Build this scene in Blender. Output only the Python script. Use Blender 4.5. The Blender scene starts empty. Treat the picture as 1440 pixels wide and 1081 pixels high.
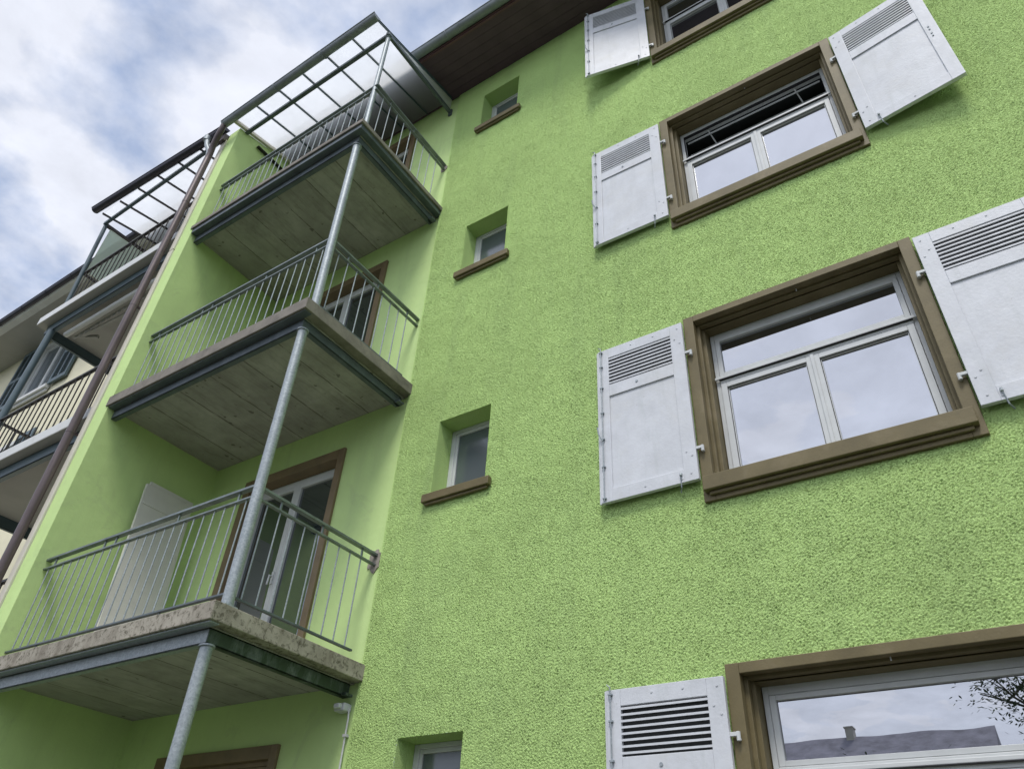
import bpy, bmesh, math, random
import numpy as np
from mathutils import Vector, Matrix
random.seed(7)
sc = bpy.context.scene
COL = sc.collection
R = math.radians

# ------------------------------------------------------------------ materials
def new_mat(name):
    m = bpy.data.materials.new(name); m.use_nodes = True
    nt = m.node_tree; nt.nodes.clear()
    out = nt.nodes.new('ShaderNodeOutputMaterial')
    return m, nt, out
def N(nt, t, **k):
    n = nt.nodes.new(t)
    for a, v in k.items():
        if a in n.inputs.keys() if hasattr(n.inputs, 'keys') else False: n.inputs[a].default_value = v
        else: setattr(n, a, v)
    return n
def ramp(nt, src, stops):
    r = nt.nodes.new('ShaderNodeValToRGB')
    e = r.color_ramp.elements
    while len(e) > 1: e.remove(e[-1])
    e[0].position = stops[0][0]; e[0].color = (*stops[0][1], 1)
    for p, c in stops[1:]:
        x = e.new(p); x.color = (*c, 1)
    nt.links.new(src, r.inputs[0]); return r
def mixc(nt, f, a, b, mode='MIX'):
    m = nt.nodes.new('ShaderNodeMix'); m.data_type = 'RGBA'; m.blend_type = mode
    L = nt.links
    for i, v in ((0, f), (6, a), (7, b)):
        if hasattr(v, 'is_output') or isinstance(v, bpy.types.NodeSocket): L.new(v, m.inputs[i])
        elif i == 0: m.inputs[0].default_value = v
        else: m.inputs[i].default_value = (*v, 1)
    return m.outputs[2]
def noise(nt, scale, detail=4, rough=.55, vec=None, dist=0):
    n = nt.nodes.new('ShaderNodeTexNoise'); n.inputs['Scale'].default_value = scale
    n.inputs['Detail'].default_value = detail; n.inputs['Roughness'].default_value = rough
    n.inputs['Distortion'].default_value = dist
    if vec is not None: nt.links.new(vec, n.inputs['Vector'])
    return n.outputs['Fac']
def objco(nt, scale=(1,1,1), world=True):
    if world:
        g = nt.nodes.new('ShaderNodeNewGeometry'); v = g.outputs['Position']
    else:
        g = nt.nodes.new('ShaderNodeTexCoord'); v = g.outputs['Object']
    m = nt.nodes.new('ShaderNodeMapping'); m.inputs['Scale'].default_value = scale
    nt.links.new(v, m.inputs[0]); return m.outputs[0]
def maprange(nt, src, a, b, c, d):
    m = nt.nodes.new('ShaderNodeMapRange')
    for i, v in enumerate((a, b, c, d)): m.inputs[i+1].default_value = v
    nt.links.new(src, m.inputs[0]); return m.outputs[0]
def principled(nt, out, color, rough=.6, metal=0, bump=None, bstr=.3, bdist=.01, spec=.5):
    p = nt.nodes.new('ShaderNodeBsdfPrincipled')
    if isinstance(color, bpy.types.NodeSocket): nt.links.new(color, p.inputs['Base Color'])
    else: p.inputs['Base Color'].default_value = (*color, 1)
    if isinstance(rough, bpy.types.NodeSocket): nt.links.new(rough, p.inputs['Roughness'])
    else: p.inputs['Roughness'].default_value = rough
    p.inputs['Metallic'].default_value = metal
    p.inputs['Specular IOR Level'].default_value = spec
    if bump is not None:
        b = nt.nodes.new('ShaderNodeBump'); b.inputs['Strength'].default_value = bstr
        b.inputs['Distance'].default_value = bdist
        nt.links.new(bump, b.inputs['Height']); nt.links.new(b.outputs[0], p.inputs['Normal'])
    nt.links.new(p.outputs[0], out.inputs[0]); return p

def painted(name, col, var=.08, scale=6, rough=.5, bstr=.15, bscale=60, dirt=None, dirtamt=.3, streak=False, metal=0, spec=.35):
    m, nt, out = new_mat(name)
    v = objco(nt); n1 = noise(nt, scale, 6, .6, v)
    dk = tuple(c*(1-var*2) for c in col); lt = tuple(min(1, c*(1+var)) for c in col)
    r = ramp(nt, n1, [(.3, dk), (.7, lt)]).outputs[0]
    if dirt:
        v2 = objco(nt, (1, 1, .12) if streak else (1, 1, 1))
        n2 = noise(nt, 14 if streak else 5, 8, .7, v2, .3)
        f = maprange(nt, n2, .52, .72, 0, dirtamt)
        r = mixc(nt, f, r, dirt)
    if name == 'white_shutter_paint':      # chipped and yellowed spots
        nc = noise(nt, 38, 6, .75, v, .6)
        r = mixc(nt, maprange(nt, nc, .665, .69, 0, .75), r, (.30, .30, .28))
        ny = noise(nt, 2.3, 6, .7, v, .3)
        r = mixc(nt, maprange(nt, ny, .5, .75, 0, .35), r, (.52, .51, .46))
    if name == 'olive_brown_paint':
        nc = noise(nt, 9, 7, .75, v, .5)
        r = mixc(nt, maprange(nt, nc, .58, .70, 0, .5), r, (.10, .085, .045))
    b = noise(nt, bscale, 5, .6, v)
    principled(nt, out, r, rough, metal, b, bstr, .004, spec)
    return m

M = {}
GREEN = (.555, .775, .285)
def green_mat(name, bumpy):
    m, nt, out = new_mat(name)
    v = objco(nt)
    n1 = noise(nt, .9, 5, .6, v)
    c = ramp(nt, n1, [(.3, tuple(a*.87 for a in GREEN)), (.7, tuple(min(1, a*1.05) for a in GREEN))]).outputs[0]
    # rain streaks and old grime, running down
    nr = noise(nt, 3.2, 8, .62, objco(nt, (1, 1, .11)), .2)
    c = mixc(nt, maprange(nt, nr, .52, .74, 0, .30), c, (.30, .42, .19))
    ng = noise(nt, .55, 7, .7, v, .5)
    c = mixc(nt, maprange(nt, ng, .56, .68, 0, .14), c, (.38, .53, .27))
    if bumpy:
        n3 = noise(nt, 70, 4, .6, v)
        c = mixc(nt, maprange(nt, n3, .4, .7, 0, .18), c, (.52, .74, .32))
        b1 = noise(nt, 120, 4, .7, v, .2)
        principled(nt, out, c, .9, 0, b1, 1.0, .012, .15)
    else:
        vs = objco(nt, (1, 1, .15))
        n2 = noise(nt, 5, 7, .65, vs)
        c = mixc(nt, maprange(nt, n2, .55, .8, 0, .22), c, (.24, .40, .13))
        c = mixc(nt, .28, c, (.64, .74, .42))
        nk = noise(nt, 1.6, 9, .75, v, 1.2)
        c = mixc(nt, maprange(nt, nk, .56, .62, 0, .16), c, (.34, .42, .24))
        b1 = noise(nt, 130, 4, .6, v); b2 = noise(nt, 6, 4, .5, v)
        mm = nt.nodes.new('ShaderNodeMath'); mm.operation = 'MULTIPLY_ADD'; mm.inputs[1].default_value = 4
        nt.links.new(b2, mm.inputs[0]); nt.links.new(b1, mm.inputs[2])
        principled(nt, out, c, .85, 0, mm.outputs[0], .35, .004, .2)
    return m
M['stipple'] = green_mat('green_rough_render', True)
M['smooth'] = green_mat('green_smooth_render', False)
BROWN = (.156, .127, .060)
M['brown'] = painted('olive_brown_paint', BROWN, .10, 5, .55, .25, 90, (.24, .20, .13), .35)
M['door_brown'] = painted('brown_wood_paint', (.21, .155, .085), .12, 4, .5, .2, 60)
M['white'] = painted('white_shutter_paint', (.61, .63, .665), .05, 7, .42, .35, 45, (.48, .51, .52), .55, streak=True)
M['frame'] = painted('white_window_frame', (.58, .60, .60), .04, 6, .35, .05, 80)
M['cream_panel'] = painted('off_white_board', (.70, .69, .64), .05, 3, .6, .1, 30)
M['creamwall'] = painted('cream_render', (.74, .70, .52), .05, 2, .9, .5, 45)
M['greysoffit'] = painted('pale_grey_soffit', (.42, .41, .38), .06, 1.5, .8, .1, 30)
M['whitetrim'] = painted('white_fascia_paint', (.62, .63, .62), .05, 3, .5, .1, 40, (.45, .45, .42), .4)
M['creamtrim'] = painted('cream_joint_trim', (.66, .63, .54), .06, 4, .7, .2, 60)
M['bluegrey'] = painted('blue_grey_steel_paint', (.085, .125, .145), .08, 5, .4, .1, 60, (.12, .15, .16), .3)
M['purple'] = painted('brown_purple_sheet', (.105, .082, .084), .10, 3, .38, .1, 50, (.22, .18, .18), .5, streak=True, metal=.3)
M['darkgutter'] = painted('dark_copper_sheet', (.055, .052, .068), .1, 4, .35, .1, 50, metal=.4)
M['soffit'] = painted('dark_brown_purple_boards', (.115, .070, .10), .10, 4, .6, .2, 30)
M['fascia'] = painted('red_brown_fascia', (.15, .075, .085), .10, 4, .5, .1, 30)
M['black'] = painted('black_iron', (.025, .023, .022), .1, 8, .5, .1, 60)
M['slot_shade'] = painted('dark_slot_shade', (.045, .048, .05), .1, 40, .9, .4, 400)  # near-black tone: shade between the louvre slats put into the colour
M['rail'] = painted('dull_rail_steel', (.20, .235, .235), .15, 8, .45, .1, 60, (.30, .33, .33), .5, metal=.5)
M['gasket'] = painted('black_rubber_gasket', (.02, .02, .022), .1, 8, .5, .1, 60)
M['gutter'] = painted('weathered_zinc', (.27, .295, .315), .12, 5, .5, .1, 50, (.17, .19, .20), .5, metal=.15)
M['darkthing'] = painted('dark_fabric', (.03, .028, .028), .2, 10, .8, .4, 60)
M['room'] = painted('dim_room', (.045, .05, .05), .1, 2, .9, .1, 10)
M['curtain'] = painted('pale_curtain', (.55, .55, .56), .05, 3, .9, .2, 20)
M['tile'] = painted('roof_tile', (.13, .075, .055), .2, 3, .8, .5, 20)
M['mortar'] = painted('mortar', (.33, .30, .26), .2, 20, .95, .9, 60)
M['hazed_tile'] = painted('hazed_violet_tiles', (.34, .33, .39), .2, 1.5, .8, .5, 20)  # far roof tiles, distance haze put into the pale violet colour
M['housewall'] = painted('pale_house_wall', (.6, .57, .5), .06, 1, .9, .2, 20)
M['bark'] = painted('bark', (.10, .08, .06), .2, 6, .95, .8, 25)

def galv(name, algae):
    m, nt, out = new_mat(name)
    v = objco(nt)
    vo = nt.nodes.new('ShaderNodeTexVoronoi'); vo.inputs['Scale'].default_value = 85; nt.links.new(v, vo.inputs['Vector'])
    bw = nt.nodes.new('ShaderNodeRGBToBW'); nt.links.new(vo.outputs['Color'], bw.inputs[0])
    c = ramp(nt, bw.outputs[0], [(.15, (.25, .285, .305)), (.85, (.37, .41, .435))]).outputs[0]
    n2 = noise(nt, 5, 8, .7, v, .3)
    c = mixc(nt, maprange(nt, n2, .45, .7, 0, .5), c, (.20, .24, .26))
    if algae:
        v2 = objco(nt, (1, 1, .35)); n3 = noise(nt, 8, 7, .7, v2, .6)
        c = mixc(nt, maprange(nt, n3, .30, .52, .55, 1), c, (.030, .052, .036))
    principled(nt, out, c, .5, .25 if not algae else .1, noise(nt, 40, 4, .6, v), .12, .003)
    return m
M['galv'] = galv('galvanised_steel', False)
M['galv_algae'] = galv('galvanised_steel_algae', True)
M['beam'] = painted('dull_steel', (.12, .145, .16), .12, 5, .5, .15, 40, (.22, .25, .26), .4, streak=True, metal=.3)

def concrete(name, edge):
    m, nt, out = new_mat(name)
    v = objco(nt)
    n1 = noise(nt, 3, 8, .65, v)
    c = ramp(nt, n1, [(.3, (.31, .305, .28)), (.7, (.52, .51, .475))] if not edge else [(.3, (.25, .23, .19)), (.7, (.46, .43, .36))]).outputs[0]
    n2 = noise(nt, 22, 8, .75, v, .5)
    if edge:
        c = mixc(nt, maprange(nt, n2, .50, .62, 0, .85), c, (.075, .068, .045))
        n4 = noise(nt, 7, 5, .6, objco(nt, (1, 1, .25)))
        c = mixc(nt, maprange(nt, n4, .5, .68, 0, .6), c, (.15, .13, .10))
    else:
        n5 = noise(nt, 1.4, 6, .7, v, .6)
        c = mixc(nt, maprange(nt, n5, .45, .7, 0, .45), c, (.29, .275, .24))
        sc_ = noise(nt, 16, 8, .75, objco(nt, (1, .12, 1)), .3)
        c = mixc(nt, maprange(nt, sc_, .50, .68, 0, .55), c, (.16, .15, .13))
        # board marks of the formwork: thin joints across the slab, every half metre
        sx = nt.nodes.new('ShaderNodeSeparateXYZ'); nt.links.new(v, sx.inputs[0])
        wob = nt.nodes.new('ShaderNodeMath'); wob.operation = 'MULTIPLY_ADD'
        nt.links.new(noise(nt, 6, 3, .5, v), wob.inputs[0]); wob.inputs[1].default_value = .02; nt.links.new(sx.outputs[0], wob.inputs[2])
        md = nt.nodes.new('ShaderNodeMath'); md.operation = 'PINGPONG'; md.inputs[1].default_value = .25
        nt.links.new(wob.outputs[0], md.inputs[0])
        ln = maprange(nt, md.outputs[0], .240, .247, 0, .75)
        br = maprange(nt, noise(nt, 9, 3, .6, v), .35, .5, .25, 1)
        mu = nt.nodes.new('ShaderNodeMath'); mu.operation = 'MULTIPLY'; nt.links.new(ln, mu.inputs[0]); nt.links.new(br, mu.inputs[1])
        c = mixc(nt, mu.outputs[0], c, (.06, .055, .045))
        # alternating tone of single boards
        fl = nt.nodes.new('ShaderNodeMath'); fl.operation = 'SNAP'; fl.inputs[1].default_value = .5
        ad = nt.nodes.new('ShaderNodeMath'); ad.operation = 'ADD'; ad.inputs[1].default_value = .25
        nt.links.new(sx.outputs[0], ad.inputs[0]); nt.links.new(ad.outputs[0], fl.inputs[0])
        wn = nt.nodes.new('ShaderNodeTexWhiteNoise'); wn.noise_dimensions = '1D'; nt.links.new(fl.outputs[0], wn.inputs['W'])
        c = mixc(nt, maprange(nt, wn.outputs['Value'], 0, 1, 0, .40), c, (.20, .19, .17))
        # dark spots
        n6 = noise(nt, 11, 2, .4, v)
        c = mixc(nt, maprange(nt, n6, .70, .74, 0, .6), c, (.08, .07, .06))
    principled(nt, out, c, .9, 0, n2, .5, .006, .2)
    return m
M['conc_edge'] = concrete('weathered_concrete_edge', True)
M['conc_edge2'] = painted('grey_brown_coated_slab_edge', (.23, .21, .18), .15, 6, .8, .5, 50, (.08, .075, .065), .8)
M['conc_under'] = concrete('boarded_concrete', False)

def glassy(name, refl, dark, rough=.0, wob=.0, tint=(.93, .95, 1)):
    m, nt, out = new_mat(name)
    g = nt.nodes.new('ShaderNodeBsdfGlossy'); g.inputs['Roughness'].default_value = rough
    g.inputs['Color'].default_value = (*tint, 1)
    d = nt.nodes.new('ShaderNodeBsdfDiffuse'); d.inputs['Color'].default_value = (*dark, 1)
    mx = nt.nodes.new('ShaderNodeMixShader')
    lw = nt.nodes.new('ShaderNodeFresnel'); lw.inputs['IOR'].default_value = 1.6
    a = nt.nodes.new('ShaderNodeMath'); a.operation = 'ADD'; a.use_clamp = True; a.inputs[1].default_value = refl
    nt.links.new(lw.outputs[0], a.inputs[0]); nt.links.new(a.outputs[0], mx.inputs[0])
    nt.links.new(d.outputs[0], mx.inputs[1]); nt.links.new(g.outputs[0], mx.inputs[2])
    if wob:
        b = nt.nodes.new('ShaderNodeBump'); b.inputs['Strength'].default_value = wob; b.inputs['Distance'].default_value = .003
        nt.links.new(noise(nt, 2.2, 2, .5, objco(nt)), b.inputs['Height']); nt.links.new(b.outputs[0], g.inputs['Normal'])
    nt.links.new(mx.outputs[0], out.inputs[0]); return m
M['glass'] = glassy('coated_window_glass', .36, (.02, .024, .026), 0, .15)
M['glass_small'] = glassy('frosted_small_glass', .04, (.10, .12, .13), .15)
M['glass_door'] = glassy('door_glass', .12, (.035, .045, .045), 0, .3)
def canopy_glass(name, tl, tr, tint):
    m, nt, out = new_mat(name)
    t = nt.nodes.new('ShaderNodeBsdfTransparent')
    v = objco(nt); c = ramp(nt, noise(nt, 3, 8, .7, v), [(.3, tuple(a*.93 for a in tint)), (.7, tint)]).outputs[0]
    nt.links.new(c, t.inputs[0])
    s = nt.nodes.new('ShaderNodeBsdfTranslucent'); nt.links.new(c, s.inputs[0])
    d = nt.nodes.new('ShaderNodeBsdfDiffuse'); d.inputs[0].default_value = (.5, .53, .53, 1)
    m1 = nt.nodes.new('ShaderNodeMixShader'); m1.inputs[0].default_value = tl
    nt.links.new(t.outputs[0], m1.inputs[1]); nt.links.new(s.outputs[0], m1.inputs[2])
    m2 = nt.nodes.new('ShaderNodeMixShader'); m2.inputs[0].default_value = tr
    nt.links.new(m1.outputs[0], m2.inputs[1]); nt.links.new(d.outputs[0], m2.inputs[2])
    nt.links.new(m2.outputs[0], out.inputs[0]); return m
M['canopy'] = canopy_glass('wired_canopy_glass', .58, .12, (.91, .92, .93))
M['screen'] = canopy_glass('pale_green_screen_glass', .5, .25, (.78, .86, .78))

# ------------------------------------------------------------------ geometry helpers
class MB:
    def __init__(s): s.v = []; s.f = []; s.mi = []
    def add(s, vs, fs, mi=0):
        o = len(s.v); s.v += [tuple(v) for v in vs]
        for f in fs: s.f.append(tuple(i+o for i in f)); s.mi.append(mi)
    def box(s, x0, x1, y0, y1, z0, z1, mi=0):
        if x0 > x1: x0, x1 = x1, x0
        if y0 > y1: y0, y1 = y1, y0
        if z0 > z1: z0, z1 = z1, z0
        v = [(x0,y0,z0),(x1,y0,z0),(x1,y1,z0),(x0,y1,z0),(x0,y0,z1),(x1,y0,z1),(x1,y1,z1),(x0,y1,z1)]
        s.add(v, [(0,3,2,1),(4,5,6,7),(0,1,5,4),(1,2,6,5),(2,3,7,6),(3,0,4,7)], mi); return s
    def bar(s, a, b, w, h, up=(0,0,1), mi=0):
        a = Vector(a); b = Vector(b); d = (b-a).normalized(); up = Vector(up)
        if abs(d.dot(up)) > .99: up = Vector((0,1,0))
        sx = d.cross(up).normalized(); u = sx.cross(d).normalized()
        v = []
        for p in (a, b):
            for i, j in ((-1,-1),(1,-1),(1,1),(-1,1)): v.append(p+sx*i*w/2+u*j*h/2)
        s.add(v, [(0,1,2,3)[::-1],(4,5,6,7),(0,1,5,4),(1,2,6,5),(2,3,7,6),(3,0,4,7)], mi); return s
    def tube(s, pts, r, n=12, mi=0, caps=True, radii=None):
        pts = [Vector(p) for p in pts]; rings = []
        prev = None
        for i, p in enumerate(pts):
            d = (pts[min(i+1, len(pts)-1)]-pts[max(i-1, 0)]).normalized()
            up = Vector((0,0,1)) if abs(d.z) < .95 else Vector((0,1,0))
            if prev is None: sx = d.cross(up).normalized()
            else: sx = (prev - d*prev.dot(d)).normalized()
            prev = sx; u = d.cross(sx).normalized()
            rr = radii[i] if radii else r
            rings.append([p+sx*math.cos(2*math.pi*k/n)*rr+u*math.sin(2*math.pi*k/n)*rr for k in range(n)])
        v = [q for ring in rings for q in ring]; f = []
        for i in range(len(pts)-1):
            for k in range(n):
                k2 = (k+1) % n; f.append((i*n+k, i*n+k2, (i+1)*n+k2, (i+1)*n+k))
        if caps: f.append(tuple(range(n))[::-1]); f.append(tuple((len(pts)-1)*n+k for k in range(n)))
        s.add(v, f, mi); return s
    def poly_prism(s, pts, off, mi=0):
        n = len(pts); a = [Vector(p) for p in pts]; b = [p+Vector(off) for p in a]
        s.add(a+b, [tuple(range(n))[::-1], tuple(range(n, 2*n))]+[(i, (i+1) % n, n+(i+1) % n, n+i) for i in range(n)], mi); return s
    def halfgutter(s, a, b, r, outdir, t=.004, n=10, mi=0):
        # open half-round channel from a to b (rim centre line), outdir = horizontal direction of the outer lip
        a = Vector(a); b = Vector(b); o = Vector(outdir).normalized(); up = Vector((0,0,1))
        prof = []
        for k in range(n+1):
            an = math.pi*k/n; prof.append(o*math.cos(an)*r - up*math.sin(an)*r)
        prof2 = [q*((r-t)/r) for q in prof][::-1]
        ring = prof+prof2; m = len(ring)
        v = [a+q for q in ring]+[b+q for q in ring]
        s.add(v, [(i, (i+1) % m, m+(i+1) % m, m+i) for i in range(m)], mi)
        s.tube([a+o*r, b+o*r], .011, 8, mi)
        for p, sg in ((a, 1), (b, -1)):
            s.add([p+q for q in prof], [tuple(range(len(prof)))], mi)
        return s
    def build(s, name, mat, parent=None, smooth=False, bevel=0, mats=None, at=None):
        me = bpy.data.meshes.new(name)
        pw = PW.get(parent.name, Vector((0,0,0))) if parent else Vector((0,0,0))
        o3 = Vector(at) if at is not None else pw
        me.from_pydata([(v[0]-o3.x, v[1]-o3.y, v[2]-o3.z) for v in s.v], [], s.f)
        for mm in (mats or [mat]): me.materials.append(mm)
        if mats: me.polygons.foreach_set('material_index', s.mi)
        bm = bmesh.new(); bm.from_mesh(me); bmesh.ops.recalc_face_normals(bm, faces=bm.faces); bm.to_mesh(me); bm.free()
        if smooth:
            me.polygons.foreach_set('use_smooth', [True]*len(me.polygons))
            try: me.set_sharp_from_angle(angle=R(40))
            except Exception: pass
        o = bpy.data.objects.new(name, me); COL.objects.link(o)
        if parent: o.parent = parent
        o.location = o3-pw; PW[o.name] = o3.copy()
        if bevel:
            b = o.modifiers.new('bevel', 'BEVEL'); b.width = bevel; b.segments = 2; b.limit_method = 'ANGLE'; b.angle_limit = R(40)
        return o
PW = {}
def empty(name, loc, label, cat, group=None):
    o = bpy.data.objects.new(name, None); COL.objects.link(o); o.location = loc; PW[o.name] = Vector(loc)
    o.empty_display_size = .3; o['label'] = label; o['category'] = cat
    if group: o['group'] = group
    return o
def tag(o, label=None, cat=None, group=None, kind=None):
    if label: o['label'] = label
    if cat: o['category'] = cat
    if group: o['group'] = group
    if kind: o['kind'] = kind
    return o
def copy_tree(o, parent, off):
    """copy a part and its sub-parts; off moves the copied part"""
    c = o.copy(); COL.objects.link(c); c.parent = parent; c.location = Vector(o.location)+Vector(off)
    PW[c.name] = PW.get(o.name, Vector((0,0,0)))+Vector(off)
    for ch in list(o.children):
        d = ch.copy(); COL.objects.link(d); d.parent = c
    return c
def quads_wall(mb, xs, zs, holes, y, mi=0):
    xs = sorted(set(xs+[h[0] for h in holes]+[h[1] for h in holes])); zs = sorted(set(zs+[h[2] for h in holes]+[h[3] for h in holes]))
    for i in range(len(xs)-1):
        for j in range(len(zs)-1):
            cx = (xs[i]+xs[i+1])/2; cz = (zs[j]+zs[j+1])/2
            if any(h[0] < cx < h[1] and h[2] < cz < h[3] for h in holes): continue
            mb.add([(xs[i],y,zs[j]),(xs[i+1],y,zs[j]),(xs[i+1],y,zs[j+1]),(xs[i],y,zs[j+1])], [(0,1,2,3)], mi)

# ------------------------------------------------------------------ setting
g = MB(); g.add([(-400,-400,0),(400,-400,0),(400,400,0),(-400,400,0)], [(0,1,2,3)])
mg, nt, out = new_mat('lawn_and_gravel'); v = objco(nt)
cc = ramp(nt, noise(nt, .6, 8, .6, v), [(.35, (.03, .05, .02)), (.6, (.06, .08, .045))]).outputs[0]
principled(nt, out, cc, .95, 0, noise(nt, 30, 5, .6, v), .5, .02)
tag(g.build('ground', mg), kind='structure')
g = MB(); g.add([(-30,-7.5,.004),(30,-7.5,.004),(30,-.1,.004),(-30,-.1,.004)], [(0,1,2,3)])
tag(g.build('path', painted('pale_paving', (.11, .11, .10), .1, 1.2, .9, .3, 20)), kind='structure')

# ------------------------------------------------------------------ green apartment building
B = empty('apartment_building', (1.8, 5, 0), 'lime green rendered apartment building with brown window surrounds and white shutters', 'building')
EAVE = 11.96
# big window holes; local prototype is the second window from below
WX0, WX1 = .785, 2.495
WZ = {'w4': 4.29-2.76, 'w3': 4.29, 'w2': 4.29+2.81, 'w1': 4.29+5.66}
WH = 1.685
big_holes = [(WX0+.05, WX1-.05, z+.03, z+WH-.03) for z in WZ.values()]
SX0, SX1 = -1.713, -1.117
small_top = [3.018, 5.83, 8.675, 11.50]
SH = .88
small_holes = [(SX0, SX1, t-SH, t) for t in small_top]
holes = big_holes+small_holes
XB = -2.2
# finely modelled rough render (real relief), on the part of the facade near the camera
gx0, gx1, gz0, gz1, st = XB, 4.1, 2.4, EAVE, .0056
nx = int(round((gx1-gx0)/st)); nz = int(round((gz1-gz0)/st))
xs = np.linspace(gx0, gx1, nx+1); zs = np.linspace(gz0, gz1, nz+1)
for h in holes:                                      # snap grid lines to the openings
    for v in h[:2]: xs[np.argmin(abs(xs-v))] = v
    for v in h[2:]:
        if gz0 < v < gz1: zs[np.argmin(abs(zs-v))] = v
rng = np.random.default_rng(3)
wn = rng.standard_normal((nz+1, nx+1))
kx = np.fft.fftfreq(nx+1, st)[None, :]; kz = np.fft.fftfreq(nz+1, st)[:, None]
k = np.sqrt(kx**2+kz**2)
def band(wl, s): return np.exp(-((k-1/wl)**2)/(2*(s/wl)**2))
F = np.fft.fft2(wn)
h1 = np.real(np.fft.ifft2(F*band(.0165, .45))); h1 /= h1.std()
h2 = np.real(np.fft.ifft2(np.fft.fft2(rng.standard_normal(wn.shape))*band(.0122, .15))); h2 /= h2.std()
h3 = np.real(np.fft.ifft2(np.fft.fft2(rng.standard_normal(wn.shape))*band(.30, .5))); h3 /= h3.std()
H = np.where(h1 > 0, .0018*np.tanh(h1), .0028*h1) + h2*.0012*(1+.4*np.tanh(h1)) + h3*.0008
X, Z = np.meshgrid(xs, zs)
edge = np.minimum(1, np.minimum(np.minimum(X-gx0, gx1-X), np.minimum(Z-gz0, gz1-Z))/.02)
Y = -.005 - 1.38*H*np.clip(edge, 0, 1)
vid = np.arange((nx+1)*(nz+1)).reshape(nz+1, nx+1)
cx = (xs[:-1]+xs[1:])/2; cz = (zs[:-1]+zs[1:])/2; CX, CZ = np.meshgrid(cx, cz)
keep = np.ones(CX.shape, bool)
for h in holes: keep &= ~((CX > h[0]) & (CX < h[1]) & (CZ > h[2]) & (CZ < h[3]))
q = np.stack([vid[:-1,:-1], vid[:-1,1:], vid[1:,1:], vid[1:,:-1]], -1)[keep]
used = np.zeros(vid.size, bool); used[q.ravel()] = True
remap = np.cumsum(used)-1
co = np.stack([X, Y, Z], -1).reshape(-1, 3)[used]; q = remap[q]
# flat remainder + reveals appended
extra = MB()
quads_wall(extra, [gx1, 12.5], [0, gz0, EAVE+.3], [], 0)
quads_wall(extra, [gx0, gx1], [0, gz0], [(h[0], h[1], h[2], min(h[3], gz0)) for h in holes if h[2] < gz0], 0)
extra.box(gx0, 12.5, 0.0, .02, EAVE, EAVE+.3)
for h in small_holes:
    x0, x1, z0, z1 = h
    nseg = 24
    extra.add([(x0,-.007,z0),(x0,.24,z0),(x0,.24,z1),(x0,-.007,z1)], [(0,1,2,3)])
    extra.add([(x1,-.007,z0),(x1,.24,z0),(x1,.24,z1),(x1,-.007,z1)], [(0,1,2,3)])
    extra.add([(x0,-.007,z1),(x1,-.007,z1),(x1,.24,z1),(x0,.24,z1)], [(0,1,2,3)])
    extra.add([(x0,0,z0),(x1,0,z0),(x1,.24,z0),(x0,.24,z0)], [(0,1,2,3)])
extra.add([(XB,-.0055,0),(XB,.05,0),(XB,.05,EAVE),(XB,-.0055,EAVE)], [(0,1,2,3)])
# gable side, back of the building
extra.add([(12.5,0,0),(12.5,10,0),(12.5,10,EAVE),(12.5,0,EAVE)], [(0,1,2,3)])
extra.add([(12.5,10,0),(-5.5,10,0),(-5.5,10,EAVE),(12.5,10,EAVE)], [(0,1,2,3)])
n0 = len(co); ve = np.array(extra.v) if extra.v else np.zeros((0, 3))
me = bpy.data.meshes.new('wall')
bw = Vector(B.location); allv = np.vstack([co, ve])-np.array(bw)
loops = list(q.ravel()); starts = list(range(0, len(q)*4, 4)); tot = [4]*len(q)
ls = len(loops)
for f in extra.f:
    starts.append(ls); tot.append(len(f)); loops += [i+n0 for i in f]; ls += len(f)
me.vertices.add(len(allv)); me.vertices.foreach_set('co', allv.astype(np.float32).ravel())
me.loops.add(len(loops)); me.loops.foreach_set('vertex_index', np.array(loops, np.int32))
me.polygons.add(len(starts)); me.polygons.foreach_set('loop_start', np.array(starts, np.int32)); me.polygons.foreach_set('loop_total', np.array(tot, np.int32))
sm = np.zeros(len(starts), bool); sm[:len(q)] = True
me.update(calc_edges=True); me.polygons.foreach_set('use_smooth', sm)
me.materials.append(M['stipple']); me.validate()
wall = bpy.data.objects.new('wall', me); COL.objects.link(wall); wall.parent = B; PW['wall'] = bw

# smooth back wall of the balcony bay with door openings
LX = -5.22
slabs = [3.602-2.858, 3.602, 6.46, 9.318]
DX0, DX1 = -4.52, -2.985
door_holes = [(DX0, DX1, s+.08, s+2.335) for s in slabs]
w = MB(); quads_wall(w, [LX, XB], [0, EAVE+.3], door_holes, .018)
for h in door_holes:
    x0, x1, z0, z1 = h
    for a in ([(x0,.018,z0),(x0,.3,z0),(x0,.3,z1),(x0,.018,z1)], [(x1,.018,z0),(x1,.3,z0),(x1,.3,z1),(x1,.018,z1)],
              [(x0,.018,z1),(x1,.018,z1),(x1,.3,z1),(x0,.3,z1)]): w.add(a, [(0,1,2,3)])
w.build('balcony_wall', M['smooth'], B)
# projecting side wall (fin) between the two houses
w = MB()
w.poly_prism([(-5.46,-1.485,0),(-5.46,-1.485,11.585),(-5.46,0,11.915),(-5.46,.5,11.93),(-5.46,.5,0)], (.24,0,0))
w.build('side_wall', M['smooth'], B, bevel=.006)
w = MB(); w.box(-5.562, -5.463, -1.505, -.05, 0, 8.98); w.box(-5.562, -5.463, -1.505, -.05, 8.995, 11.45)
w.build('joint_trim', M['creamtrim'], B, bevel=.004)
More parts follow.
